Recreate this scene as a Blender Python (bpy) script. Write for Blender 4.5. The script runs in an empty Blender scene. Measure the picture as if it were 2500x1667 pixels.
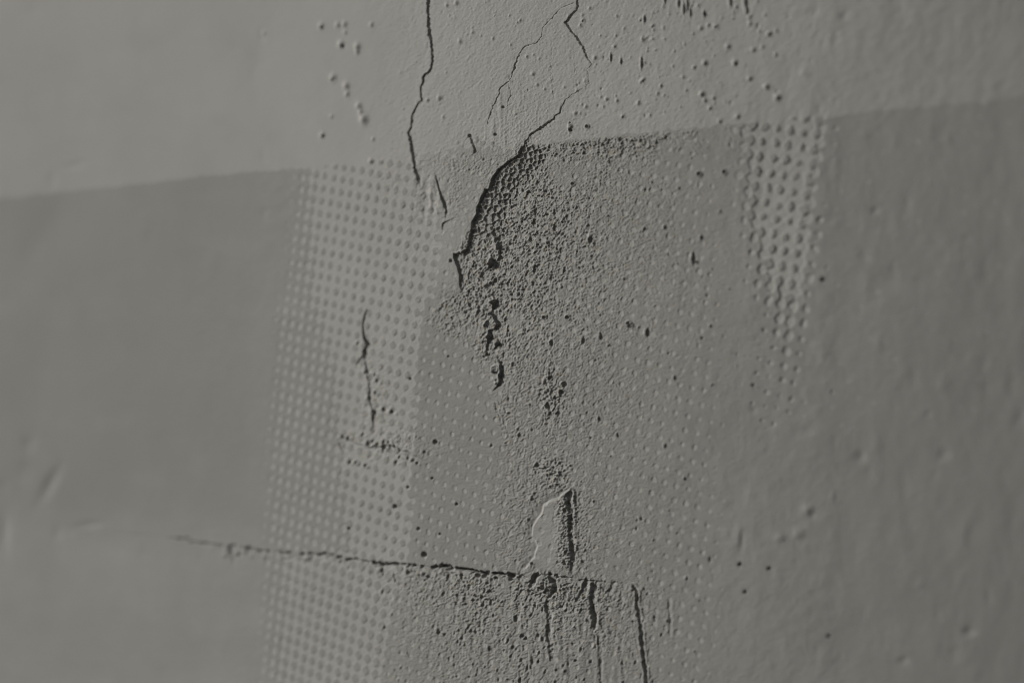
import bpy, math
import numpy as np
from mathutils import Vector

# ------------------------------------------------------------------ camera
# The wall is a plaster relief, bowed slightly to grade its shading, seen obliquely: its right side is
# nearer, and a wide aperture keeps only the middle in focus.
F_PX = 5400.0            # focal length in photograph pixels (photo is 2500 x 1667)
W0, H0 = 2500.0, 1667.0
YAW = math.radians(43.0)  # how far the wall is turned away from the lens axis
DIST = 1.08               # metres from lens to wall on the lens axis
M = DIST / F_PX           # metres of wall per pixel (0.2 mm)
scene = bpy.context.scene
cam_data = bpy.data.cameras.new("camera")
cam = bpy.data.objects.new("camera", cam_data)
scene.collection.objects.link(cam)
scene.camera = cam
CAM_Z = 1.5
cam.location = (0, 0, CAM_Z)
PITCH = math.radians(0.0)
cam.rotation_euler = (math.radians(90) - PITCH, 0, 0)
cam_data.sensor_width = 36.0
cam_data.lens = F_PX / W0 * 36.0
cam_data.clip_start = 0.01
cam_data.clip_end = 2000.0
cam_data.dof.use_dof = True
cam_data.dof.aperture_fstop = 3.5
cam_data.dof.aperture_blades = 0

R_ = np.array([math.cos(YAW), -math.sin(YAW), 0.0])   # along the wall, to the right and nearer
N_ = np.array([-math.sin(YAW), -math.cos(YAW), 0.0])  # out of the wall
U_ = np.array([0.0, 0.0, 1.0])
P0 = np.array([0.0, DIST, CAM_Z])                      # the point of the wall on the lens axis

def depth_at(px):
    t = (px - W0 / 2) / F_PX
    # plane: (p-P0).N = 0 with p = d*(t,1,.)
    return DIST * N_[1] / (t * N_[0] + N_[1])
cam_data.dof.focus_distance = float(depth_at(1290.0))

# ------------------------------------------------------------------ light
SUN_GRAZE = math.radians(29.0)   # angle of the light above the wall's face
SUN_LIFT = math.radians(21.0)    # how far it comes from above the horizontal, in the wall's face
sd = (-R_ * math.cos(SUN_LIFT) + U_ * math.sin(SUN_LIFT)) * math.cos(SUN_GRAZE) + N_ * math.sin(SUN_GRAZE)
sd = sd / np.linalg.norm(sd)
sun_data = bpy.data.lights.new("sun", 'SUN')
sun_data.energy = 3.38
sun_data.angle = math.radians(2.0)
sun_data.color = (1.0, 0.97, 0.905)
sun = bpy.data.objects.new("sun", sun_data)
scene.collection.objects.link(sun)
sun.rotation_euler = Vector(sd).to_track_quat('Z', 'Y').to_euler()
sun.location = (-2, -2, 4)

world = bpy.data.worlds.new("World")
scene.world = world
world.use_nodes = True
wn = world.node_tree
bg = wn.nodes["Background"]
sky = wn.nodes.new('ShaderNodeTexSky')
sky.sky_type = 'NISHITA'
sky.sun_disc = False
sky.sun_elevation = math.asin(sd[2])
sky.sun_rotation = math.atan2(sd[0], sd[1])
sky.dust_density = 4.0
sky.air_density = 1.0
hs = wn.nodes.new('ShaderNodeHueSaturation')
hs.inputs['Saturation'].default_value = 0.15
wn.links.new(sky.outputs['Color'], hs.inputs['Color'])
wn.links.new(hs.outputs['Color'], bg.inputs['Color'])
bg.inputs['Strength'].default_value = 0.05
scene.view_settings.view_transform = 'Standard'
scene.view_settings.look = 'None'
scene.view_settings.exposure = 0.0
scene.view_settings.gamma = 1.0
scene.view_settings.use_curve_mapping = False
scene.cycles.filter_width = 1.15

# ------------------------------------------------------------------ sample grid
def spans(parts):
    out = [np.array([parts[0][0]], float)]
    for a, b, s in parts:
        n = max(1, int(round((b - a) / s)))
        out.append(np.linspace(a, b, n + 1)[1:])
    return np.concatenate(out)
xs = spans([(-1500, -200, 26), (-200, 560, 4.5), (560, 880, 2.0), (880, 1740, 1.2), (1740, 2060, 1.8), (2060, 2650, 4.5), (2650, 3900, 26)])
ys = spans([(-1100, -60, 26), (-60, 1727, 1.25), (1727, 2800, 26)])
X, Y = np.meshgrid(xs, ys)
NX, NY = len(xs), len(ys)

# ------------------------------------------------------------------ noise toolkit
def vn(x, y, cell, seed, ax=1.0, ay=1.0, ang=0.0):
    """value noise in about -1..1; ax, ay stretch it, ang turns it"""
    if ang:
        c, s = math.cos(ang), math.sin(ang)
        x, y = x * c + y * s, -x * s + y * c
    u = (x + 9000.0) / (cell * ax)
    v = (y + 9000.0) / (cell * ay)
    iu = np.floor(u).astype(np.int64); iv = np.floor(v).astype(np.int64)
    fu = u - iu; fv = v - iv
    fu = fu * fu * (3 - 2 * fu); fv = fv * fv * (3 - 2 * fv)
    rng = np.random.RandomState(seed)
    tab = (rng.rand(1024, 1024).astype(np.float32) * 2 - 1)
    i0, i1, j0, j1 = iu & 1023, (iu + 1) & 1023, iv & 1023, (iv + 1) & 1023
    return ((tab[j0, i0] * (1 - fu) + tab[j0, i1] * fu) * (1 - fv) + (tab[j1, i0] * (1 - fu) + tab[j1, i1] * fu) * fv)

def cellular(x, y, cell, seed, jit=.9):
    """distance to the nearest of a set of scattered points, in cells"""
    u = (x + 9000.0) / cell; v = (y + 9000.0) / cell
    iu = np.floor(u).astype(np.int64); iv = np.floor(v).astype(np.int64)
    rng = np.random.RandomState(seed)
    tx_ = (rng.rand(1024, 1024).astype(np.float32) - .5) * jit + .5; ty_ = (rng.rand(1024, 1024).astype(np.float32) - .5) * jit + .5
    best = np.full(x.shape, 9.0)
    for a in (-1, 0, 1):
        for b in (-1, 0, 1):
            ii, jj = (iu + a) & 1023, (iv + b) & 1023
            d = (iu + a + tx_[jj, ii] - u) ** 2 + (iv + b + ty_[jj, ii] - v) ** 2
            best = np.minimum(best, d)
    return np.sqrt(best)

def fbm(x, y, cell, seed, octs=3, **k):
    a, t, s = 1.0, 0.0, 0.0
    for o in range(octs):
        s = s + a * vn(x, y, cell / 2 ** o, seed + o * 17, **k); t += a; a *= 0.55
    return s / t

def sst(a, b, x):
    t = np.clip((x - a) / (b - a), 0, 1)
    return t * t * (3 - 2 * t)

def win(x0, y0, x1, y1):
    i0, i1 = np.searchsorted(xs, [x0, x1]); j0, j1 = np.searchsorted(ys, [y0, y1])
    return slice(j0, j1), slice(i0, i1)

rnd = np.random.RandomState(7)

def roughen(pts, step, amp, seed):
    """adds small jags to a polyline"""
    r = np.random.RandomState(seed); out = []
    for (a, b) in zip(pts[:-1], pts[1:]):
        a = np.array(a, float); b = np.array(b, float)
        n = max(1, int(np.hypot(*(b - a)[:2]) / step))
        for k in range(n):
            p = a + (b - a) * k / n
            if k: p = p + r.uniform(-amp, amp, len(p)) * np.array([1, 1] + [0] * (len(p) - 2))
            out.append(p)
    out.append(np.array(pts[-1], float))
    return out

def seg_field(pts, reach, extra=0.0):
    """window, distance, signed side (+ = right of travel), interpolated third value"""
    P = np.array(pts, float)
    x0, y0 = P[:, 0].min() - reach, P[:, 1].min() - reach
    x1, y1 = P[:, 0].max() + reach, P[:, 1].max() + reach
    w = win(x0, y0, x1, y1)
    x, y = X[w], Y[w]
    D = np.full(x.shape, 1e9); S = np.zeros(x.shape); Q = np.zeros(x.shape); C = np.zeros(x.shape)
    for a, b in zip(P[:-1], P[1:]):
        d = b[:2] - a[:2]; L2 = max(d @ d, 1e-6)
        lo = np.minimum(a[:2], b[:2]) - reach; hi = np.maximum(a[:2], b[:2]) + reach
        xi = np.searchsorted(xs[w[1]], [lo[0], hi[0]]); yi = np.searchsorted(ys[w[0]], [lo[1], hi[1]])
        sl = (slice(yi[0], yi[1]), slice(xi[0], xi[1]))
        xx, yy = x[sl], y[sl]
        if xx.size == 0: continue
        t = np.clip(((xx - a[0]) * d[0] + (yy - a[1]) * d[1]) / L2, 0, 1)
        px, py = xx - a[0] - t * d[0], yy - a[1] - t * d[1]
        dist = np.hypot(px, py)
        cr = (d[0] * (yy - a[1]) - d[1] * (xx - a[0])) / math.sqrt(L2)   # + means right hand of travel (image y is down)
        m = (dist < D[sl] - 1e-6) | ((dist < D[sl] + 1e-6) & (np.abs(cr) > C[sl]))
        side = np.sign(cr)
        q = (a[2] + t * (b[2] - a[2])) if len(a) > 2 else np.ones_like(t)
        D[sl] = np.where(m, dist, D[sl]); S[sl] = np.where(m, side, S[sl]); Q[sl] = np.where(m, q, Q[sl]); C[sl] = np.where(m, np.abs(cr), C[sl])
    return w, D, S, Q

def interp(x, pts):
    p = np.array(pts, float); return np.interp(x, p[:, 0], p[:, 1])

def in_poly(pts):
    P = np.array(pts, float)
    w = win(P[:, 0].min(), P[:, 1].min(), P[:, 0].max(), P[:, 1].max())
    x, y = X[w], Y[w]; ins = np.zeros(x.shape, bool)
    for (x0, y0), (x1, y1) in zip(P, np.roll(P, -1, 0)):
        if y0 == y1: continue
        c = ((y0 > y) != (y1 > y)) & (x < (x1 - x0) * (y - y0) / (y1 - y0) + x0)
        ins ^= c
    full = np.zeros(X.shape, bool); full[w] = ins
    return full

# ------------------------------------------------------------------ plan of the wall (traced lines)
LINE_G = [(-1500, 632), (0, 485), (160, 468), (340, 449), (521, 428), (665, 415), (745, 408), (900, 392), (1020, 383), (1120, 372), (1250, 355), (1383, 343), (1516, 328), (1675, 314), (1782, 305), (1915, 291), (2048, 278), (2314, 254), (2500, 236), (3900, 100)]
LINE_F = [(-1500, 1190), (0, 1290), (266, 1303), (346, 1306), (441, 1314), (484, 1323), (532, 1330), (585, 1332), (638, 1343), (686, 1348), (745, 1351), (798, 1350), (830, 1357), (872, 1365), (904, 1372), (957, 1377), (1000, 1377), (1037, 1383), (1090, 1382), (1138, 1389), (1170, 1396), (1245, 1402), (1282, 1407), (1436, 1418), (1537, 1423), (1800, 1446), (3900, 1650)]
BREAK = [(1290, 346), (1282, 353), (1271, 368), (1262, 384), (1254, 388), (1243, 394), (1235, 401), (1224, 409), (1214, 421), (1203, 437), (1199, 453), (1194, 463), (1186, 462), (1180, 476), (1171, 498), (1165, 525), (1154, 547), (1151, 566), (1147, 593), (1141, 608), (1133, 616), (1110, 619), (1115, 643), (1121, 662), (1124, 681), (1124, 700), (1129, 711)]
CRACK_A = [(1047, -60), (1046, 0), (1045, 32), (1048, 80), (1053, 112), (1056, 149), (1051, 170), (1035, 186), (1031, 205), (1026, 213), (1029, 247), (1019, 255), (1008, 277), (1004, 309), (997, 324), (1004, 346), (1009, 388), (1015, 420), (1021, 439)]
CRACK_B = [(1412, -60), (1410, 0), (1408, 21), (1391, 43), (1380, 56), (1394, 77), (1410, 96), (1423, 114), (1433, 141)]
CRACK_B2 = [(1433, 141), (1446, 158), (1433, 172), (1431, 186), (1444, 200), (1439, 210), (1420, 218), (1399, 234), (1380, 245), (1370, 255), (1367, 277), (1348, 293), (1330, 303), (1319, 316), (1298, 327), (1290, 346)]
CRACK_C = [(1400, 8), (1370, 20), (1343, 48), (1324, 69), (1322, 90), (1311, 104), (1282, 114), (1271, 128), (1258, 155), (1250, 185), (1243, 200), (1222, 215), (1218, 232), (1206, 256), (1195, 285), (1191, 303)]
yG = interp(X, LINE_G); yF = interp(X, LINE_F)
dG = Y - yG                     # + below the top edge of the middle coat
dF = Y - yF

def warp(x, y, s=8.0, amp=3.0, seed=900):
    return x + amp * vn(x, y, s * 2, seed), y + amp * vn(x, y, s * 2, seed + 1)

Xw = X + 6 * vn(X, Y, 30, 901) + 2.5 * vn(X, Y, 9, 903)
Yw = Y + 6 * vn(X, Y, 30, 902) + 2.5 * vn(X, Y, 9, 904)

# ------------------------------------------------------------------ dot screen of the relief
VPX, VPY, VL = 1250.0, 890.0, 5790.0
def rect(x, y):
    w = 1 + (x - VPX) / VL
    return (x - VPX) / w, (y - VPY) / w
anch = [(871.1, 476.5, 0, 0), (955.5, 525.4, 4, 1), (1012.6, 631.8, 7, 4), (984.7, 815.8, 7, 10), (959.4, 1000.8, 7, 16), (937.2, 1152, 7, 21),
        (786.1, 428.7, -4, 0), (781.8, 458.4, -4, 1 - 0)]
anch = anch[:6]
anch += ANCH_EXTRA if 'ANCH_EXTRA' in globals() else []
A = []; bi = []; bj = []
for x, y, i, j in anch:
    u, v = rect(x, y); A.append([u, v, 1]); bi.append(i); bj.append(j)
# local pitches read off further right and low down keep the fit steady
def pitch(x, y, ax, ay, bx, by, wgt=3.0):
    u, v = rect(x, y); ua, va = rect(x + ax, y + ay); ub, vb = rect(x + bx, y + by)
    A.append([wgt * (ua - u), wgt * (va - v), 0]); bi.append(wgt); bj.append(0)
    A.append([wgt * (ub - u), wgt * (vb - v), 0]); bi.append(0); bj.append(wgt)
pitch(920, 500, 22.4, 4.36, -4.9, 30.4)
pitch(1900, 430, 30.0, 5.0, -5.6, 35.0)
pitch(1580, 1250, 26.0, 8.0, -6.0, 31.0)
Lu = np.linalg.lstsq(np.array(A), np.array(bi), rcond=None)[0]
Lv = np.linalg.lstsq(np.array(A), np.array(bj), rcond=None)[0]
Xr, Yr = rect(X, Y)
I = Lu[0] * Xr + Lu[1] * Yr + Lu[2] + (0.05 + .05 * sst(1700, 1850, X)) * vn(X, Y, 17, 31)
J = Lv[0] * Xr + Lv[1] * Yr + Lv[2] + (0.05 + .05 * sst(1700, 1850, X)) * vn(X, Y, 17, 32)
screen = 0.5 * (np.cos(2 * np.pi * I) + np.cos(2 * np.pi * J))

# threshold: 1 = all smooth, -1 = all rough, between = dots
T = np.full(X.shape, -1.3)
def put(mask, val):
    global T
    T = T * (1 - mask) + val * mask
# left column of dots between the top edge and the horizontal crack
lft = interp(Y, [(380, 742), (480, 735), (600, 722), (700, 712), (760, 692), (860, 690), (1000, 676), (1200, 666), (1400, 656), (1700, 650)])
lobe = interp(Y, [(380, 775), (700, 772), (800, 800), (900, 828), (1200, 850), (1345, 875), (1360, 700), (1700, 690)])
rgt = interp(Y, [(380, 1010), (440, 1040), (520, 1066), (560, 1072), (640, 1062), (720, 1046), (760, 1022), (850, 1018), (1100, 1006), (1380, 992), (1460, 965), (1540, 945), (1700, 920)])
Xe = X + 3 * vn(X, Y, 14, 41)
prof = -1.05 + 0.75 * sst(lft - 40, lft + 10, Xe) + 0.0
prof = prof + 0.64 * sst(lobe - 45, lobe + 18, Xe) * np.where(dF > 0, 0.62, 1.0)
inside = (Xe < rgt + 6)
mid = -0.67 - 0.50 * sst(1690, 1820, X) - 0.10 * sst(0, 1, vn(X, Y, 90, 44))
mid = np.where(vn(X, Y, 60, 45) > 0.55, mid - 0.1, mid)
skin = sst(1150, 1120, X) * sst(720, 640, Y)          # hardly any dots on the lifted skin
mid = mid - 0.10 * skin
T = np.where(Xe < lft - 30, -1.3, np.where(inside, prof, mid))
fade = sst(rgt - 6, rgt + 14, Xe)
T = prof * (1 - fade) + mid * fade
T = np.where(Xe < lft - 60, -1.3, T)
# tongue of dots at the right
tl = interp(Y, [(280, 1800), (430, 1812), (520, 1818), (640, 1850), (740, 1872), (860, 1885), (960, 1892), (1030, 1925)])
tr = interp(Y, [(280, 2035), (380, 2012), (470, 1992), (600, 1990), (720, 1982), (800, 1972), (900, 1962), (1030, 1940)])
core = sst(tl - 45, tl + 62, X) ** .8 * sst(tr + 26, tr - 56, X) ** .8
tv = -1.05 + 1.50 * core * interp(Y, [(280, .95), (320, 1.0), (600, 1.0), (720, .85), (800, .55), (900, .38), (990, .3), (1040, 0)])
tv = tv + 0.20 * vn(X, Y, 26, 47) + .16 * vn(X, Y, 9, 48)
T = np.where((X > 1740) & (Y < 1045), np.maximum(T, tv), T)
# top edge: above it everything is smooth
edge_n = 2.2 * vn(X, Y, 9, 51) + 3.5 * vn(X, Y, 26, 52) * sst(1000, 1150, X) + 1.2 * vn(X, Y, 4, 53)
between = sst(960, 1030, X) * sst(1300, 1230, X)
up = sst(3, -3, dG + edge_n + between * (26 * vn(X, Y, 34, 54) + 16 * vn(X, Y, 12, 55) + 14 * vn(X, Y, 6, 56)) )
T = T * (1 - up) + 1.3 * up
# lower-left sheet under the crack reads smoother near the crack
rough = sst(-0.12, 0.12, screen - T)
rough = np.where(T < -1.02, 1.0, rough)
rough = np.where(T > 1.02, 0.0, rough)

# ------------------------------------------------------------------ relief, in pixels of height
Hh = np.zeros(X.shape)
# bow added to grade brightness across the wall: slope along x, integrated
slope = [(-1500, -.05), (0, -.085), (300, -0.055), (600, -.020), (720, .030), (960, .044), (1060, .010), (1200, -.004), (1500, -.035), (1800, -.075), (2100, -.106), (2500, -.128), (3900, -.2)]
sl_x = np.interp(xs, [p[0] for p in slope], [p[1] for p in slope])
bow = np.concatenate([[0], np.cumsum(0.5 * (sl_x[1:] + sl_x[:-1]) * np.diff(xs))])
bow -= np.interp(1290, xs, bow)
Hh += 1.6 * fbm(X, Y, 260, 60, 2) + (.3 + .22 * sst(1300, 2000, X)) * fbm(X, Y, 80, 64, 2, ax=.7, ay=1.6)
Hh += (.15 + .25 * sst(1300, 2000, X)) * fbm(X, Y, 30, 66, 2, ax=.8, ay=1.5)

# the dot screen stands a little proud
Hh += rough * (.95 + 0.4 * vn(X, Y, 23, 70) + .9 * sst(1790, 1850, X)) * (1 - up) * (.15 + .85 * sst(600, 680, X) * sst(2080, 2000, X))
Hh += rough * (1 - up) * .5 * (.6 - cellular(X, Y, 5.5, 71)) * sst(1100, 1000, X) * sst(600, 700, X)

# where the ground is gritty, 0..1
def blob(cx, cy, rx, ry, p=2.0):
    d = ((Xw - cx) / rx) ** 2 + ((Yw - cy) / ry) ** 2
    return np.exp(-d ** (p / 2))
grit = np.zeros(X.shape)
g_core = sst(-4, 4, Xw - interp(Y, [(330, 1290), (384, 1262), (437, 1203), (498, 1171), (566, 1151), (619, 1111), (711, 1127), (740, 1068), (790, 1036), (830, 1120), (930, 1180), (1100, 1240), (1380, 1260), (1700, 1260)])) * sst(1, 8, dG)
fall = interp(X, [(1000, .45), (1060, .8), (1200, 1.0), (1420, .64), (1560, .42), (1700, .27), (1850, .2), (2000, .16), (2300, .10)])
dn = interp(Y, [(340, 1.0), (640, 1.0), (900, .68), (1060, .52), (1380, .52), (1700, .6)])
grit = np.maximum(grit, g_core * fall * dn)
grit = np.maximum(grit, .8 * blob(1260, 560, 90, 260))
grit = np.maximum(grit, .95 * blob(1350, 960, 55, 120))
grit = np.maximum(grit, .95 * blob(1345, 1150, 60, 70))
grit = np.maximum(grit, .60 * blob(1400, 1280, 90, 170))
grit = np.maximum(grit, .55 * blob(1260, 1280, 60, 160))
grit = np.maximum(grit, .60 * blob(1150, 400, 110, 36) * sst(-34, 6, dG))
grit = np.maximum(grit, .55 * blob(1110, 470, 26, 60))
grit = np.maximum(grit, .60 * blob(1110, 745, 40, 45))
grit = np.maximum(grit, .85 * sst(2, 10, dG) * sst(130, 15, dG + 20 * vn(X, Y, 40, 76)) * sst(1280, 1420, X) * sst(1860, 1740, X))
grit = np.maximum(grit, .75 * blob(940, 1085, 120, 40))
grit = np.maximum(grit, .60 * blob(915, 965, 45, 120))
grit = np.maximum(grit, .40 * blob(985, 440, 75, 55))
low = sst(0, 10, dF) * sst(880, 1040, X + 0.2 * (Y - 1400)) * sst(1800, 1480, X)
grit = np.maximum(grit, low * (.40 + .42 * blob(1280, 1450, 330, 90)))
grit = np.clip(grit, 0, 1)
grit = grit * (1 - .93 * sst(1, .6, np.clip(((X - 1340) / 50) ** 2 + ((Y - 1305) / 104) ** 2, 0, 1)) )
grit *= (1 - .75 * sst(.2, .7, fbm(X, Y, 60, 75, 2)) * (grit < .9))
smoothdot = 1 - rough
gmask = grit * (1 - smoothdot * sst(0, 1, dG) * sst(1000, 1060, X))

n1 = vn(Xw, Yw, 4.6, 80); n2 = vn(Xw, Yw, 7.0, 81); n3 = vn(Xw, Yw, 16, 82); n4 = vn(X, Y, 3.3, 83)
gn = 0.55 * n1 + 0.6 * n2 + 0.35 * n4
gn = np.where(gn < -.3, -.3 + (gn + .3) * 1.6, gn)
c1 = cellular(Xw * .3 + X * .7, Yw * .3 + Y * .7, 6.0, 180); c2 = cellular(X, Y, 9.5, 181); c3 = cellular(X, Y, 15.0, 182)
mixn = sst(-.15, .25, vn(X, Y, 34, 183))
cw = sst(.38, .8, grit)
grain = 1.9 * (.55 - c1) * (1 + .6 * vn(X, Y, 7.5, 185)) + cw * (mixn * 2.2 - (1 - mixn) * 1.8) * (.5 - c2) + .8 * n4 + .5 * vn(X, Y, 2.9, 186)
gn = grain * (.64 + .16 * sst(.6, 1, grit))
Hh += gmask * (2.3 * gn + 1.0 * n3 * np.clip(grit * 1.5 - .5, 0, 1)) + 1.6 * sst(.55, .95, gmask) * (.5 - c3) * np.sign(n3 + .2)
# blobby clots and pits where it is coarsest
clot = sst(.5, .7, vn(Xw, Yw, 11, 86)) * sst(.45, .9, gmask)
pit = sst(.62, .78, vn(Xw, Yw, 9.5, 87)) * sst(.40, .9, gmask)
Hh += 2.6 * clot - 2.4 * pit

# woven imprint on the rough ground, strongest round the middle
wv = np.sin(2 * np.pi * X / 4.4) * np.sin(2 * np.pi * (Y + .08 * X) / 4.5)
wmask = rough * sst(960, 1040, X) * sst(1700, 1450, X) * sst(-6, 6, dG)
Hh += (0.40 * wv + .28 * n4) * wmask
# weathered grain of the rough ground further out
Hh += 0.30 * rough * fbm(X, Y, 8, 90, 2) * sst(1700, 900, np.abs(X - 1250))
# smooth coat: slanting brush marks and fine grain
Hh += (1 - rough) * (0.20 * vn(X, Y, 5.5, 92, ax=.8, ay=1.8, ang=.6) + .32 * (.5 - cellular(X, Y, 7.5, 191)) * (1 + vn(X, Y, 30, 192)) + 0.22 * n4 + .40 * fbm(X, Y, 13, 93, 2, ang=.6, ay=1.7)) * (.35 + .65 * sst(860, 1040, X))
Hh += up * .9 * np.clip(.28 - cellular(X, Y, 14, 94), 0, 1) * 5 * vn(X, Y, 19, 95) * sst(880, 960, X) * sst(1900, 1500, X)
# vertical run marks in the lifted flake, low down
runs = sst(1150, 1190, X) * sst(1300, 1250, X) * sst(160, 260, Y) * sst(395, 340, Y)
Hh += runs * 1.6 * np.clip(vn(X, Y, 6, 96, ax=.9, ay=14) - .15, 0, 1)
runs2 = sst(1000, 1025, X) * sst(1120, 1070, X) * sst(425, 445, Y) * sst(570, 500, Y)
Hh += runs2 * (1.6 * vn(X, Y, 9, 97, ax=.8, ay=5) + 1.0 * n2)
low_runs = low * sst(1050, 1200, X) * sst(1650, 1500, X)
Hh += low_runs * 1.0 * vn(X, Y, 12, 98, ax=.7, ay=4.5)

# honeycomb of burst bubbles right of the break
def honey(pts_xy, rim, depth):
    P = np.array(pts_xy)
    w = win(P[:, 0].min() - 20, P[:, 1].min() - 20, P[:, 0].max() + 20, P[:, 1].max() + 20)
    x = X[w] + 1.2 * vn(X[w], Y[w], 6, 101); y = Y[w] + 1.2 * vn(X[w], Y[w], 6, 102)
    d1 = np.full(x.shape, 1e9); d2 = np.full(x.shape, 1e9)
    for cx, cy in P:
        yi = np.searchsorted(ys[w[0]], [cy - 26, cy + 26]); xi = np.searchsorted(xs[w[1]], [cx - 26, cx + 26])
        s = (slice(*yi), slice(*xi))
        d = np.hypot((x[s] - cx) * 1.15, y[s] - cy)
        a, b = d1[s], d2[s]
        d2[s] = np.where(d < a, a, np.minimum(b, d)); d1[s] = np.minimum(a, d)
    e = np.clip((d2 - d1) / 8.0, 0, 1)
    return w, -depth * (1 - (1 - e) ** 2) + rim * np.exp(-(d2 - d1) ** 2 / 5.0), d1
r = np.random.RandomState(11); cells = []
def in_honey(x, y):
    l = np.interp(y, [345, 384, 437, 498, 566, 640], [1285, 1262, 1206, 1176, 1156, 1150])
    rr = np.interp(y, [345, 384, 430, 500, 566, 640], [1330, 1345, 1300, 1262, 1240, 1215])
    return l + 2 < x < rr
for k in range(9000):
    x, y = r.uniform(1140, 1360), r.uniform(350, 610)
    if not in_honey(x, y): continue
    m = 10.2 + 2.6 * r.rand() + 2.0 * (y > 500)
    if all((x - a) ** 2 + (y - b) ** 2 > m * m for a, b in cells): cells.append((x, y))
w, hv, d1 = honey(cells, 2.4, 2.8)
x_, y_ = X[w], Y[w]
l = np.interp(y_, [345, 384, 437, 498, 566, 640], [1285, 1262, 1206, 1176, 1156, 1150])
rr = np.interp(y_, [345, 384, 430, 500, 566, 640], [1330, 1345, 1300, 1262, 1240, 1215])
hm = sst(0, 5, x_ - l) * sst(14, -34, x_ - rr + 12 * vn(x_, y_, 14, 105)) * sst(348, 362, y_) * sst(625, 560, y_)
Hh[w] = Hh[w] * 1.0 + hm * hv - hm * (gmask[w] * (2.3 * gn[w] * .6 + 2.6 * clot[w] - 2.4 * pit[w]))

# ---- the main break: skin stands proud on the left, drops on the right
def scarp(pts, high, w_left, w_right, seed, soft=1.2, jag=2.0, clip=None):
    P = roughen(pts, 7, jag, seed)
    reach = max(w_left, w_right) * 3
    w, D, S, Q = seg_field(P, reach)
    sg = D * S                     # + on the right of travel
    left = Q * .45 * np.exp(-np.clip(-sg, 0, None) ** 1 / w_left) if False else None
    up_side = np.exp(-D / w_left); dn_side = np.exp(-D / w_right)
    t = sst(-soft, soft, sg)
    h = high * (Q * (.5 * up_side * t - .5 * dn_side * (1 - t)))
    h = np.where(D > 1e8, 0, h)
    if clip: h = h * sst(clip + 5, clip - 5, X[w])
    Hh[w] += h
# travelling down the image the wall's left lies on the right hand
brk = [(x, y, q) for (x, y), q in zip(BREAK, np.interp(range(len(BREAK)), [0, 3, 8, 20, 22, 25, 26], [0.0, .8, 1, 1, .9, .7, .0]))]
scarp(brk, 7.5, 46, 60, 201)
scarp([(1201, 566, .2), (1216, 590, .8), (1220, 625, 1), (1212, 640, .3)], 9, 9, 16, 202)
scarp([(1197, 618, .2), (1203, 640, 1), (1192, 654, .6)], 9, 9, 14, 203)
scarp([(1200, 720, .2), (1211, 738, 1), (1204, 752, .5)], 10, 8, 14, 204)
scarp([(1199, 764, .3), (1208, 778, 1), (1217, 792, 1.1), (1209, 804, .8), (1194, 806, .6), (1200, 820, 1), (1192, 836, .9), (1188, 858, .7), (1192, 872, 0)], 9, 18, 18, 205)
scarp([(1214, 828, .3), (1220, 838, 1), (1210, 848, .5)], 9, 7, 10, 206)
scarp([(1216, 876, .2), (1222, 886, .6), (1225, 908, 1), (1222, 930, .8), (1212, 946, .3)], 10, 9, 10, 207)
scarp([(1096, 538, .5), (1086, 542, .8), (1081, 546, .8), (1080, 558, .4)], 5, 8, 10, 208)
# crumbs along the trail and the peel inside the dotted band
scarp([(889, 838, .3), (893, 885, .8), (897, 908, 1), (901, 940, .8), (902, 972, 1), (910, 1000, .8), (911, 1030, 1), (908, 1052, .2)], 3.4, 10, 10, 213, jag=2.5)
scarp([(830, 1060, .2), (850, 1072, 1), (880, 1084, .7), (905, 1092, 1), (930, 1090, .8), (955, 1086, 1), (985, 1100, .7), (1012, 1112, .8), (1034, 1120, .1)][::-1], 5.5, 14, 12, 214, jag=3)
rk = np.random.RandomState(35)
for cx, cy, cs in [(1186, 792, 8), (1190, 824, 7), (1212, 838, 6), (1204, 737, 7), (1198, 642, 8), (1214, 602, 6), (1208, 905, 7), (1213, 934, 5), (1226, 560, 5), (1186, 700, 5), (1222, 690, 4), (1196, 765, 5), (1230, 780, 4), (1240, 830, 4)]:
    for q in range(4):
        ax_, ay_, az_ = cx + rk.uniform(-3, 3), cy + rk.uniform(-5, 5), cs * rk.uniform(.4, .9)
        wn_ = win(ax_ - 20, ay_ - 20, ax_ + 20, ay_ + 20)
        Hh[wn_] += az_ * .55 * np.exp(-(((X[wn_] - ax_) / az_) ** 2 + ((Y[wn_] - ay_) / (az_ * 1.2)) ** 2) ** 1.4)
# flake left crack: flake stands slightly lower than its left neighbour
scarp([(x, y, 1) for x, y in CRACK_A], 2.6, 16, 18, 209, soft=1.0, jag=1.2)
scarp([(1064, 433, .4), (1067, 445, 1), (1072, 462, 1), (1080, 488, 1), (1090, 513, 1), (1088, 526, .5)], 5.0, 12, 12, 210, soft=1.0, jag=1.2)
scarp([(x, y, min(.8, max(.15, (y - 180) / 150))) for x, y in CRACK_B2], 1.8, 12, 12, 211, soft=1.0)

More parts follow.
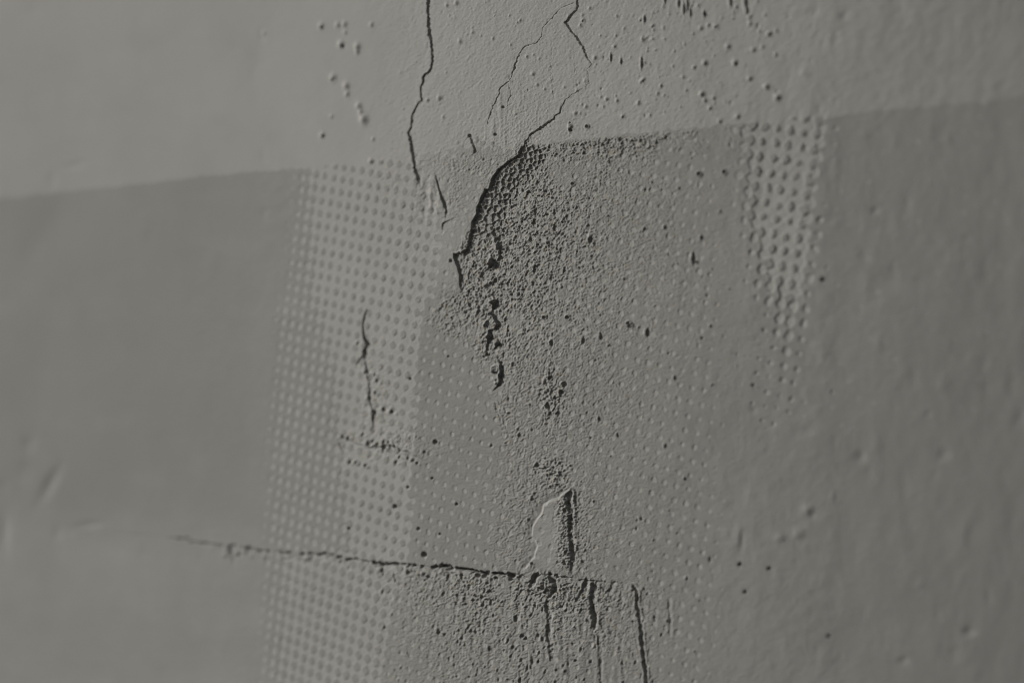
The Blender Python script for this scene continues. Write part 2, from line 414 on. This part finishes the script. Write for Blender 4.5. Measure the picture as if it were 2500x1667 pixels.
# ---- cracks: narrow grooves
def crack(pts, width, depth, seed, jag=2.0, gap=0.0, step=4.5):
    P = roughen([(*p, 1.0) if len(p) == 2 else p for p in pts], step, jag, seed)
    w, D, S, Q = seg_field(P, width * 3 + 3)
    x, y = X[w], Y[w]
    ww = width * (1 + .4 * vn(x, y, 16, seed + 1) + .4 * vn(x, y, 5, seed + 7)) * np.clip(Q, .1, 1.5)
    k = np.clip(1 - D / np.maximum(ww, .3), 0, 1)
    g = 1.0 if not gap else sst(gap - .25, gap + .15, vn(x, y, 11, seed + 2))
    Hh[w] -= depth * np.clip(Q, 0, 1.5) * np.where(D < 1e8, np.sqrt(k) * g, 0)
crack([(x, y, q) for (x, y), q in zip(CRACK_A, np.interp(range(19), [0, 2, 6, 9, 13, 15, 18], [.8, 1, .8, .5, .5, 1, 1]))], 2.8, 7, 301, jag=1.8, step=5)
crack([(1021, 439, .4), (1016, 470, .3), (1014, 490, .4), (1006, 530, .3), (1005, 545, .1)], 2.2, 3, 302)
crack(CRACK_B, 2.5, 5, 303)
crack([(1433, 141, .5), (1446, 158, .4), (1433, 172, .3), (1440, 205, .25), (1420, 218, .25), (1380, 245, .35), (1367, 277, .45), (1348, 293, .7), (1319, 316, .9), (1298, 327, 1.1), (1284, 350, 1.3)], 2.4, 6, 304)
crack([(x, y, .55 if y < 100 else .75) for x, y in CRACK_C], 1.8, 3.0, 305)
crack([(1242, 205, .5), (1247, 235, .6), (1236, 262, .4), (1232, 290, .2)], 1.8, 2.5, 306)
crack([(1148, 332, .8), (1152, 345, 1), (1160, 372, 1)], 2.8, 5, 307)
crack([(1148, 332, .5), (1134, 345, .5), (1130, 370, .3)], 1.6, 2.5, 308)
crack([(1400, 100, .2), (1404, 180, .6), (1346, 200, 0.0)][:2], 1.6, 2, 309)
crack([(1346, 100, .3), (1345, 190, .5), (1352, 240, .3)], 1.8, 2.2, 310)
crack([(897, 756, .5), (890, 775, .8), (887, 797, .8), (889, 820, 1), (895, 835, 1.3), (897, 842, 1.6), (891, 856, 1.7), (890, 873, .9)], 3.0, 8, 311, jag=.8)
crack([(884, 872, .8), (876, 882, .8), (872, 890, .6), (872, 899, .4)], 2.6, 5, 312, jag=.8)
crack([(893, 885, .3), (897, 908, .5), (901, 940, .3), (902, 972, .5), (908, 990, .3), (915, 1010, .8), (911, 1030, .5), (908, 1050, .6)], 2.4, 4, 313, jag=1)
crack([(824, 1068, .4), (832, 1090, .9), (840, 1108, .6), (848, 1118, .3)], 2.4, 5, 314)
crack([(850, 1120, .2), (872, 1130, .5), (872, 1180, .4), (866, 1230, .1)], 1.8, 2.0, 315)
# horizontal crack, broken into dashes
fx = np.linspace(170, 1250, 70)
crack([(x, np.interp(x, [p[0] for p in LINE_F], [p[1] for p in LINE_F]), np.interp(x, [280, 400, 480, 800, 1000, 1150, 1250], [.35, .5, .8, .8, 1.0, 1.0, .8])) for x in fx], 3.0, 7, 320, jag=2.4, gap=.12)
crack([(x, np.interp(x, [p[0] for p in LINE_F], [p[1] for p in LINE_F]), np.interp(x, [280, 400, 480, 800, 1000, 1150, 1250], [.4, .4, .5, .6, .7, .7, .6])) for x in fx], 1.6, 3.5, 321, jag=1.4)
crack([(1250, 1403, 1), (1290, 1408, .8), (1340, 1402, .8), (1380, 1408, .9), (1436, 1418, .8), (1500, 1420, .4), (1537, 1423, .2)], 3.2, 6, 322, jag=3, gap=-.1)
rb = np.random.RandomState(33)
for k in range(95):
    x = rb.uniform(440, 1260) if k % 3 else rb.uniform(900, 1260); s = rb.uniform(2.0, 4.4) * np.interp(x, [440, 900, 1260], [.85, 1, 1.1])
    w = win(x - 20, 1280, x + 20, 1440)
    y = np.interp(x, [p[0] for p in LINE_F], [p[1] for p in LINE_F]) + rb.uniform(-3, 5)
    d = np.hypot((X[w] - x) / (s * rb.uniform(1, 1.9)), (Y[w] - y) / s); Hh[w] -= s * 1.9 * np.exp(-d ** 3)
crack([(563, 1345, .8), (568, 1365, .7), (573, 1385, .2)], 4, 4, 323)
crack([(935, 1376, .8), (934, 1395, 1), (937, 1405, .3)], 4, 6, 324)
# vertical gouges at the bottom
def gouge(pts, width, depth, seed, rim=1.5):
    P = roughen([(*p, 1.0) if len(p) == 2 else p for p in pts], 6, 1.6, seed)
    w, D, S, Q = seg_field(P, width * 4)
    x, y = X[w], Y[w]
    D2 = D + (.25 * width) * vn(x, y, 6, seed + 3) + (.35 * width) * vn(x, y, 13, seed + 4)
    rw = np.where(S < 0, width * 2.1, width)            # the lit bank slopes more gently
    g = sst(rw, width * .35, D2) * Q
    rm = np.exp(-((D2 - rw * 1.35) / (width * .6)) ** 2) * Q * np.where(S < 0, 1, .5)
    Hh[w] += np.where(D < 1e8, -depth * g * (1 + .5 * vn(x, y, 11, seed + 5)) + rim * rm * (1 + .6 * vn(x, y, 8, seed + 6)), 0)
gouge([(1449, 1424, .7), (1450, 1440, 1), (1445, 1470, 1), (1449, 1505, 1), (1450, 1528, .6)], 5, 8, 331, 2.2)
gouge([(1458, 1540, .4), (1464, 1580, .35), (1466, 1640, .3), (1470, 1720, .3)], 4, 5, 332, 1.0)
gouge([(1546, 1432, .8), (1556, 1448, 1), (1553, 1475, .9), (1563, 1520, .6), (1565, 1550, .9), (1569, 1604, 1), (1576, 1645, .9), (1580, 1720, .8)], 3.4, 6.5, 333, 1.8)
gouge([(1500, 1420, .5), (1490, 1440, .5), (1478, 1450, .3)], 4, 5, 334, 1.5)
gouge([(1430, 1416, .8), (1425, 1440, .7), (1410, 1462, .5)], 5, 6, 335, 2.0)
gouge([(1335, 1470, .6), (1340, 1510, .7), (1338, 1550, .5), (1350, 1620, .3)], 5, 6, 336, 1.5)
gouge([(1632, 1470, .3), (1636, 1510, .4), (1634, 1545, .4)], 3.5, 4, 337, 1.0)
gouge([(1310, 1402, .8), (1302, 1416, 1), (1296, 1428, .4)], 5, 9, 338, 1.5)

# ---- raised patch beside its trench
PATCH = [(1388, 1198), (1376, 1203), (1364, 1217), (1343, 1222), (1328, 1232), (1324, 1252), (1312, 1267), (1302, 1283), (1300, 1307), (1308, 1318), (1314, 1331), (1308, 1348), (1307, 1360), (1297, 1371), (1283, 1386), (1272, 1401)]
scarp([(x, y, q) for (x, y), q in zip([(1392, 1196)] + PATCH, np.interp(range(17), [0, 1, 3, 14, 16], [0, .8, 1, 1, .0]))][::-1], 10.5, 95, 12, 341, soft=5.5, jag=1.2, clip=1396)
gouge([(1391, 1204, 1), (1391, 1240, 1), (1393, 1262, .7), (1393, 1290, .9), (1395, 1320, .7), (1397, 1345, .8), (1399, 1362, .6), (1396, 1392, .3)], 4.4, 6.5, 342, 2.6)
gouge([(1385, 1212, 1), (1388, 1232, 1)], 5, 4, 343, .5)
grit_p = np.exp(-((X - 1382) / 18) ** 2) * sst(1205, 1235, Y) * sst(1395, 1370, Y)
Hh += grit_p * 2.2 * grain
inp = in_poly(PATCH + [(1310, 1401), (1392, 1398), (1392, 1300), (1388, 1210)])

# ---- knobs, pits, pinholes
def dab(cx, cy, rx, ry, h, p=2.0, ring=0.0, tilt=0.0):
    w = win(cx - 3.2 * rx, cy - 3.2 * ry, cx + 3.2 * rx, cy + 3.2 * ry)
    x = (X[w] - cx); y = (Y[w] - cy)
    if tilt: x, y = x * math.cos(tilt) + y * math.sin(tilt), -x * math.sin(tilt) + y * math.cos(tilt)
    d = np.hypot(x / rx, y / ry)
    v = h * np.exp(-d ** p)
    if ring: v = v + ring * np.exp(-((d - 1.25) / .35) ** 2)
    Hh[w] += v
Q2 = lambda a, b: (a / 1.88 + 1250, b / 1.88)
Q1 = lambda a, b: (a / 1.88, b / 1.88)
Q3 = lambda a, b: (a / 1.88, b / 1.88 + 833)
Q4 = lambda a, b: (a / 1.88 + 1250, b / 1.88 + 833)
for a, b, s in [(325, 95, 6), (590, 90, 5), (645, 120, 6), (600, 185, 6), (645, 180, 4), (470, 215, 5), (935, 122, 7), (865, 130, 6), (830, 155, 4), (990, 215, 7), (1090, 80, 6), (1092, 110, 6), (1180, 155, 7), (1150, 215, 5), (1108, 230, 6), (885, 290, 7), (835, 310, 6), (1022, 288, 8), (785, 355, 5), (1090, 362, 7), (1168, 398, 8), (1218, 448, 9), (872, 433, 8), (885, 462, 6), (910, 497, 6), (925, 450, 5), (952, 558, 6), (1035, 535, 7), (510, 535, 6), (600, 370, 6), (590, 378, 4), (435, 455, 6), (420, 490, 4), (580, 475, 6), (380, 265, 6), (290, 520, 6), (15, 520, 5), (95, 340, 6), (115, 390, 5), (180, 365, 4), (240, 400, 4), (405, 165, 4), (355, 38, 5), (480, 75, 4), (1015, 85, 4), (880, 65, 4), (720, 65, 4), (920, 185, 3), (700, 180, 4), (620, 235, 3), (745, 235, 4), (950, 380, 3), (1070, 300, 3), (1210, 250, 5), (800, 415, 4), (340, 490, 5), (320, 480, 4), (1160, 70, 4)]:
    x, y = Q2(a, b); s = s / 1.88 * 1.25
    dab(x, y, s * 1.1, s * 1.25, s * .85)
for a, b, s in [(1475, 122, 8), (1550, 115, 7), (1582, 112, 7), (1565, 205, 9), (1640, 215, 9), (1528, 358, 9), (1588, 395, 9), (1592, 432, 7), (1645, 488, 9), (1668, 548, 12), (1478, 620, 7), (1520, 535, 5), (1705, 115, 6), (1585, 150, 5), (1640, 240, 6), (1700, 740, 6), (1655, 515, 7), (1210, 155, 6), (2110, 190, 6), (2015, 450, 7), (2050, 25, 5), (2095, 15, 6), (1710, 640, 5), (1850, 500, 3), (1960, 460, 5)]:
    x, y = Q1(a, b); s = s / 1.88 * 1.3
    dab(x, y, s * 1.05, s * 1.4, s * .85)
for a, b, s in [(1573, 212, 5), (1478, 126, 4), (1526, 366, 4), (1482, 626, 4)]:
    x, y = Q1(a, b); dab(x + 2, y + 1, s / 1.5, s / 1.1, -4, 4)
# tube and ring by the top edge
dab(1392, 312, 5.5, 11, 4.5, 3); dab(1394, 318, 3.2, 4.2, -8, 4); dab(1392, 301, 2.2, 2.6, -4, 3)
dab(1434, 309, 4, 4, -2.5, 3, ring=2.6)
for a, b in [(325, 97), (645, 124), (1033, 297), (877, 436), (912, 500), (1222, 455), (590, 96), (935, 126), (345, 583), (510, 538), (604, 372)]:
    x, y = Q2(a, b); dab(x + 1, y + 1, 2.3, 2.6, -2.6, 4)
# scattered tiny knobs over the upper right coat
r = np.random.RandomState(21)
for k in range(210):
    x = r.uniform(1060, 1960); y = r.uniform(-40, 300 - (x - 1060) * .02)
    if r.rand() > np.interp(x, [1060, 1250, 1500, 1750, 1960], [.25, .5, 1, .9, .25]): continue
    s = r.uniform(1.3, 3.2); dab(x, y, s, s * r.uniform(1, 1.7), s * r.choice([.7, .8, 1.0, .6, -.8]))
# short drips along the top
for x, y, L, s in [(1622, -5, 14, 3), (1655, 8, 12, 3.5), (1668, 20, 16, 3.5), (1677, 14, 20, 3), (1684, 30, 12, 3), (1782, 4, 14, 4), (1818, 6, 16, 5), (1822, 26, 10, 4), (1718, 34, 10, 3), (1572, 46, 10, 3), (1565, 155, 16, 3), (1490, 140, 12, 2.5), (1515, 150, 10, 2.5)]:
    dab(x, y, s, L, 2.8, 3); dab(x + s * 1.4, y + 2, s * .7, L * .6, -1.6, 3)
# dimples of the middle: extra irregular hollows and grains
r = np.random.RandomState(22)
for k in range(420):
    x = r.uniform(1160, 1800); y = r.uniform(360, 1660)
    g = grit[min(NY - 1, np.searchsorted(ys, y)), min(NX - 1, np.searchsorted(xs, x))]
    if r.rand() > g * 1.1: continue
    s = r.uniform(1.6, 3.6)
    if r.rand() < .55: dab(x, y, s, s * r.uniform(1, 1.8), s * 1.1, 3)
    else: dab(x, y, s, s * r.uniform(1, 2.0), -s * 1.0, 3)
for x, y, s in [(1400, 449, 4), (1540, 795, 5), (1387, 775, 5), (1210, 900, 6), (1536, 790, 5), (1374, 958, 6), (1700, 640, 3), (1330, 775, 4), (1770, 420, 5), (1708, 425, 5)]:
    dab(x, y, s, s, -3.5, 3, ring=2.6)
for x, y, s, e in [(1690, 630, 5, 3.0), (1440, 580, 5, 1.5), (1438, 586, 4, 1.4), (1465, 820, 4, 2), (1345, 835, 4, 2.4), (1578, 810, 5, 2), (1376, 936, 5, 1.3), (1330, 930, 5, 1.6), (1335, 990, 4, 2), (1422, 830, 4, 2)]:
    dab(x, y, s, s * e, 3, 3); dab(x + s, y + 2, s * .8, s * e, -3.0, 3)
# pinholes
for x, y, s in [(1063, 1079, 5.2), (996, 1189, 3.4), (964, 1236, 5.0), (852, 1290, 3.6), (1036, 1353, 6.0), (1807, 1377, 4.6), (1879, 1387, 4.4), (2024, 1552, 4), (1820, 1444, 4), (1405, 1612, 3.2), (1168, 1403, 6), (1184, 1404, 6.5), (1102, 637, 4), (1248, 1412, 5), (1365, 1536, 3), (1095, 870, 2.4), (1197, 790, 2), (1188, 820, 2.4), (1213, 928, 2.6), (1002, 925, 3), (1056, 1167, 3), (1116, 1230, 3.4), (1022, 1290, 3.4), (1075, 1303, 3), (1150, 1540, 3.4), (1275, 1552, 4.5), (1284, 1558, 4), (1839, 940, 3.4), (1146, 332, 4.0), (1209, 329, 3.2), (1228, 262, 3), (2010, 683, 5), (1045, 20, 2)]:
    dab(x, y, s, s * 1.08, -s * 1.6, 4)
# cluster of pits at the foot of the left crack
for x, y, s in [(838, 1066, 5), (852, 1068, 4.5), (902, 1083, 7), (922, 1084, 6), (940, 1080, 6), (950, 1078, 5), (938, 1092, 6), (912, 1078, 5), (855, 1127, 4), (870, 1128, 3.5), (893, 1136, 4), (965, 1090, 4), (1018, 1066, 3), (997, 1118, 4), (1010, 1124, 4.5), (976, 1115, 3.5), (1038, 1103, 4), (968, 1128, 4), (1020, 1130, 3), (922, 930, 5), (918, 958, 4), (939, 1000, 5.5), (959, 1005, 5), (896, 908, 5), (903, 972, 4.5), (914, 1006, 6), (916, 914, 3), (887, 1060, 4), (876, 838, 4)]:
    s *= .8; dab(x, y, s, s * 1.3, -s * .85, 3.5)
    dab(x - s * 1.5, y - 1, s * 1.1, s * 1.3, 2.4, 2); dab(x + s * 2.2, y + s, s * 1.2, s * 1.2, 2.0, 2)
# round crust under the crack
dab(1333, 1428, 22, 24, 2.5, 4)
for k in range(40):
    a = r.uniform(0, 6.28); q = 20 * math.sqrt(r.rand()); dab(1333 + q * math.cos(a), 1430 + q * math.sin(a), 2.6, 3.2, r.choice([3, -3.5]), 3)
gouge([(1345, 1404, .8), (1352, 1420, 1), (1353, 1440, .9), (1344, 1452, .4)], 5, 8, 351, 1)
# pits in the lower sheet
for k in range(230):
    x = r.uniform(900, 1640); y = r.uniform(1395, 1700)
    if y < np.interp(x, [p[0] for p in LINE_F], [p[1] for p in LINE_F]) + 8: continue
    if r.rand() > np.interp(x, [900, 1000, 1150, 1400, 1640], [.2, .6, 1, .9, .2]): continue
    s = r.uniform(1.4, 3.2); dab(x, y, s, s * r.uniform(1.1, 2.8), -s * .85, 3, tilt=r.uniform(-.2, .5)); 
    if r.rand() < .6: dab(x - s * 1.8, y, s * 1.1, s * 2, 1.8, 2)
# crumbs hanging under the horizontal crack
for k in range(70):
    x = r.uniform(500, 1250); yy = np.interp(x, [p[0] for p in LINE_F], [p[1] for p in LINE_F])
    s = r.uniform(2.2, 5); dab(x, yy + r.uniform(4, 26), s, s * r.uniform(.8, 1.6), r.choice([2.2, -3.0]) * s / 4, 3)
# soft hollows and knocks, out of focus
for x, y, rx, ry, h, tl_ in [(121, 1182, 11, 46, -9, .5), (10, 1300, 11, 45, -8, 0), (69, 1083, 15, 20, -6, 0), (215, 1281, 34, 9, -4, -.2), (60, 1150, 18, 30, -3, .3), (140, 1300, 8, 18, -4, 0), (183, 404, 22, 7, -3, -.3), (127, 440, 9, 16, -3.5, 0), (90, 600, 44, 130, -5, .62), (85, 25, 14, 16, -2.5, 0), (10, 1185, 12, 20, -3, 0), (643, 385, 8, 20, -1.5, 0), (640, 85, 6, 14, -3, 0), (645, 520, 7, 18, -1.6, 0), (365, 585, 12, 18, -1.5, 0),
        (2101, 1115, 12, 14, -5, 0), (2303, 1109, 12, 13, -4, 0), (2230, 930, 14, 18, -4, 0), (2306, 935, 14, 22, 5, 0), (1975, 1245, 12, 12, 6, 0), (1985, 1253, 9, 12, -4, 0), (1905, 1312, 11, 10, 5, 0), (1950, 1302, 12, 13, 6, 0), (1803, 1312, 9, 26, 3, .1), (1812, 1318, 6, 22, -4, .1), (2140, 1090, 13, 30, 4, 0), (2230, 1380, 20, 34, 4, 0), (2365, 1540, 12, 11, -6, 0), (2205, 1612, 10, 9, -4, 0), (2455, 330, 30, 150, -5, 0), (2452, 700, 30, 110, -4, 0), (2136, 515, 8, 8, -4, 0), (2172, 690, 18, 24, -4, .4), (2250, 688, 16, 14, -4, 0), (2140, 630, 22, 60, 4, .2), (1962, 180, 9, 10, 4, 0), (2060, 40, 9, 10, -3, 0), (2430, 60, 12, 60, 3, 0), (2190, 10, 24, 70, -4, 0), (2350, 1310, 14, 60, 3, .3), (2060, 1500, 30, 60, 3, 0), (2230, 1270, 18, 60, -3, 0), (2420, 1290, 18, 50, 4, .3), (2140, 1330, 20, 80, 3, 0), (2040, 550, 12, 12, 2, 0), (2210, 1180, 10, 40, -3, 0), (1840, 1000, 9, 9, -3, 0), (1970, 1050, 12, 12, -2, 0)]:
    dab(x, y, rx * 1.15, ry, h * (.5 if x < 1900 or rx < 13 and ry < 20 else .24), 2, tilt=tl_)
r = np.random.RandomState(23)
for k in range(120):
    x = r.uniform(1990, 2640); y = r.uniform(-50, 1700); s = r.uniform(6, 15)
    dab(x, y, s, s * r.uniform(1, 2.6), r.uniform(-1.1, 1.1))
for k in range(60):
    x = r.uniform(-150, 640); y = r.uniform(-50, 1700); s = r.uniform(8, 22)
    dab(x, y, s, s * r.uniform(1, 2), r.uniform(-.6, .6))

# ------------------------------------------------------------------ put the relief on the wall plane
tx = (X - W0 / 2) / F_PX; tz = -(Y - H0 / 2) / F_PX
dep = (DIST * N_[1] + bow[None, :] * M) / (tx * N_[0] + N_[1])
base = np.stack([dep * tx, dep, CAM_Z + dep * tz], -1)
# heights measured in pixels of the middle of the photo
pos = base + N_[None, None, :] * (Hh * M)[..., None]
# outward normals, shared across the seams between the parts
gx = np.gradient(pos, axis=1); gy = np.gradient(pos, axis=0)
nor = np.cross(gx, -gy); nor /= np.linalg.norm(nor, axis=-1, keepdims=True)
if (nor[NY // 2, NX // 2] @ N_) < 0: nor = -nor

# ------------------------------------------------------------------ material
def plaster(name, light, dark, speck=0.0):
    m = bpy.data.materials.new(name); m.use_nodes = True
    nt = m.node_tree; n = nt.nodes; L = nt.links
    b = n["Principled BSDF"]
    b.inputs['Roughness'].default_value = 0.82
    b.inputs['Specular IOR Level'].default_value = 0.22
    at = n.new('ShaderNodeAttribute'); at.attribute_name = 'rough_and_dimming'
    mix = n.new('ShaderNodeMix'); mix.data_type = 'RGBA'
    mix.inputs['A'].default_value = (*light, 1); mix.inputs['B'].default_value = (*dark, 1)
    L.new(at.outputs['Fac'], mix.inputs['Factor'])
    tc = n.new('ShaderNodeTexCoord')
    ns = n.new('ShaderNodeTexNoise'); ns.inputs['Scale'].default_value = 14; ns.inputs['Detail'].default_value = 6
    L.new(tc.outputs['Object'], ns.inputs['Vector'])
    mr = n.new('ShaderNodeMapRange'); mr.inputs['From Min'].default_value = .3; mr.inputs['From Max'].default_value = .7
    mr.inputs['To Min'].default_value = .96; mr.inputs['To Max'].default_value = 1.04
    L.new(ns.outputs['Fac'], mr.inputs['Value'])
    mul = n.new('ShaderNodeMix'); mul.data_type = 'RGBA'; mul.blend_type = 'MULTIPLY'; mul.inputs['Factor'].default_value = 1
    L.new(mix.outputs['Result'], mul.inputs['A']); L.new(mr.outputs['Result'], mul.inputs['B'])
    # rusty grains
    sp = n.new('ShaderNodeTexNoise'); sp.inputs['Scale'].default_value = 420; sp.inputs['Detail'].default_value = 2
    L.new(tc.outputs['Object'], sp.inputs['Vector'])
    sr = n.new('ShaderNodeMapRange'); sr.inputs['From Min'].default_value = .60; sr.inputs['From Max'].default_value = .72
    sr.inputs['To Max'].default_value = 0.75
    L.new(sp.outputs['Fac'], sr.inputs['Value'])
    ag = n.new('ShaderNodeAttribute'); ag.attribute_name = 'grit'
    mm = n.new('ShaderNodeMath'); mm.operation = 'MULTIPLY'
    L.new(sr.outputs['Result'], mm.inputs[0]); L.new(ag.outputs['Fac'], mm.inputs[1])
    rust = n.new('ShaderNodeMix'); rust.data_type = 'RGBA'; rust.inputs['B'].default_value = (.24, .19, .10, 1)
    L.new(mm.outputs[0], rust.inputs['Factor']); L.new(mul.outputs['Result'], rust.inputs['A'])
    L.new(rust.outputs['Result'], b.inputs['Base Color'])
    bn = n.new('ShaderNodeTexNoise'); bn.inputs['Scale'].default_value = 1400; bn.inputs['Detail'].default_value = 3
    L.new(tc.outputs['Object'], bn.inputs['Vector'])
    bp = n.new('ShaderNodeBump'); bp.inputs['Strength'].default_value = .35; bp.inputs['Distance'].default_value = .00015
    L.new(bn.outputs['Fac'], bp.inputs['Height']); L.new(bp.outputs['Normal'], b.inputs['Normal'])
    return m
MAT = plaster('grey_plaster', (.294, .292, .280), (.226, .225, .215))

# ------------------------------------------------------------------ the wall and its parts
wall = bpy.data.objects.new('plaster_wall', None)
scene.collection.objects.link(wall)
wall.location = (float(P0[0]), float(P0[1]), 0.0)
wall.rotation_euler = (0, 0, -YAW)
wall.empty_display_size = 0.3
wall['label'] = 'cracked grey plaster wall with dot relief, peeling skin and gritty bared patches'
wall['category'] = 'wall'
wall['kind'] = 'thing'
c, s = math.cos(YAW), math.sin(YAW)
loc = pos - np.array([P0[0], P0[1], 0.0])
lx = loc[..., 0] * c - loc[..., 1] * s; ly = loc[..., 0] * s + loc[..., 1] * c
local = np.stack([lx, ly, loc[..., 2]], -1)
nl = np.stack([nor[..., 0] * c - nor[..., 1] * s, nor[..., 0] * s + nor[..., 1] * c, nor[..., 2]], -1)

xc = 0.5 * (xs[1:] + xs[:-1]); yc = 0.5 * (ys[1:] + ys[:-1])
cut = lambda a: a[:-1, :-1]
pid = np.zeros((NY - 1, NX - 1), np.int8)            # 0 upper coat
pid[cut(dG) > 0] = 1                                  # middle coat
pid[cut(dF) > 0] = 2                                  # lower coat
FLAKE = CRACK_A + [(1050, 442), (1066, 436), (1100, 410), (1160, 390), (1225, 404), (1262, 384), (1290, 346)] + CRACK_B2[::-1] + CRACK_B[::-1]
pid[cut(in_poly(FLAKE))] = 3                          # loose flake between the cracks
core_poly = BREAK + [(1099, 706), (1082, 721), (1067, 745), (1040, 765), (1050, 800), (1110, 840), (1180, 900), (1230, 980), (1250, 1080), (1262, 1200), (1275, 1396), (1400, 1415), (1430, 1380), (1450, 1200), (1450, 1000), (1520, 800), (1560, 600), (1600, 420), (1640, 319), (1516, 329), (1383, 344)]
cp = in_poly(core_poly); pid[cut(cp)] = 4             # bared gritty core
pid[cut(inp)] = 5                                     # raised patch
tongue = in_poly([(1800, 304), (2035, 279), (2015, 390), (1998, 600), (1985, 800), (1950, 1015), (1925, 1015), (1885, 860), (1850, 650), (1812, 430)])
pid[cut(tongue)] = 6
ldots = in_poly([(742, 409), (1010, 385), (1045, 450), (1070, 560), (1050, 720), (1018, 800), (1000, 1377), (904, 1372), (830, 1357), (745, 1351), (638, 1343), (628, 1330), (650, 1000), (680, 760), (715, 640)])
pid[cut(ldots)] = 7
names = ['upper_coat', 'middle_coat', 'lower_coat', 'loose_flake', 'bared_core', 'raised_patch', 'dotted_tongue', 'dotted_band']
labels = {0: 'smooth upper coat with knobs', 3: 'loose flake between two cracks', 4: 'gritty bared core right of the break', 5: 'small raised patch with woven imprint beside a trench', 6: 'tongue of coarse dots at the right', 7: 'band of regular dots left of the break'}
vid = np.arange(NX * NY).reshape(NY, NX)
Q = np.stack([vid[1:, :-1], vid[1:, 1:], vid[:-1, 1:], vid[:-1, :-1]], -1)
LV = local.reshape(-1, 3).astype(np.float32); NV = nl.reshape(-1, 3).astype(np.float32)
inp_ = np.exp(-np.clip(((X - 1342) / 42) ** 2 + ((Y - 1308) / 92) ** 2, 0, 9) ** 2)
tone = rough * (1 - .35 * grit) * (1 - .75 * sst(1180, 1020, X) * sst(760, 640, Y) * fade) * (1 - .85 * inp_)
tone = tone + .35 * up * sst(1750, 2450, X)  # smooth upper coat painted darker rightwards, in place of the light fading
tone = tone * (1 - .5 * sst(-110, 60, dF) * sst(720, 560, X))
tone = tone + .10 * fbm(X, Y, 120, 400, 2) * sst(900, 1100, X) + .12 * fbm(X, Y, 60, 410, 3, ax=5, ay=.8) * sst(1000, 700, X) + .16 * fbm(X, Y, 46, 420, 3)
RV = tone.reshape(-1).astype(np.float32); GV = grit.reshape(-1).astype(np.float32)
def build(name, quads):
    used, inv = np.unique(quads.reshape(-1), return_inverse=True)
    me = bpy.data.meshes.new(name)
    nq = len(quads)
    me.vertices.add(len(used)); me.vertices.foreach_set('co', LV[used].reshape(-1))
    me.loops.add(nq * 4); me.loops.foreach_set('vertex_index', inv.astype(np.int32).reshape(-1))
    me.polygons.add(nq); me.polygons.foreach_set('loop_start', np.arange(nq, dtype=np.int32) * 4)
    me.update(calc_edges=True)
    a = me.attributes.new('rough_and_dimming', 'FLOAT', 'POINT'); a.data.foreach_set('value', RV[used])
    a = me.attributes.new('grit', 'FLOAT', 'POINT'); a.data.foreach_set('value', GV[used])
    me.normals_split_custom_set_from_vertices(NV[used])
    me.materials.append(MAT)
    o = bpy.data.objects.new(name, me); scene.collection.objects.link(o); o.parent = wall
    return o
for k, nm in enumerate(names):
    q = Q[pid == k]
    o = build(nm, q)
    if k in labels: o['label'] = labels[k]
# the body of the wall behind the relief
x0, x1 = float(lx[:, 0].mean()), float(lx[:, -1].mean())
yb = float(ly.max()) + .01
ring = []
def rim(idx): return [LV[i] for i in idx]
z_lo, z_hi = float(local[..., 2].min()), float(local[..., 2].max())
edge = np.concatenate([vid[0, ::8], vid[::8, -1], vid[-1, ::-8], vid[::-8, 0]])
E = LV[edge]; B = E.copy(); B[:, 1] = yb + .2
vs = np.concatenate([E, B]); n = len(E)
fs = [(i, (i + 1) % n, n + (i + 1) % n, n + i) for i in range(n)] + [tuple(range(n, 2 * n))]
me = bpy.data.meshes.new('wall_body'); me.from_pydata(vs.tolist(), [], fs); me.materials.append(MAT)
o = bpy.data.objects.new('wall_body', me); scene.collection.objects.link(o); o.parent = wall
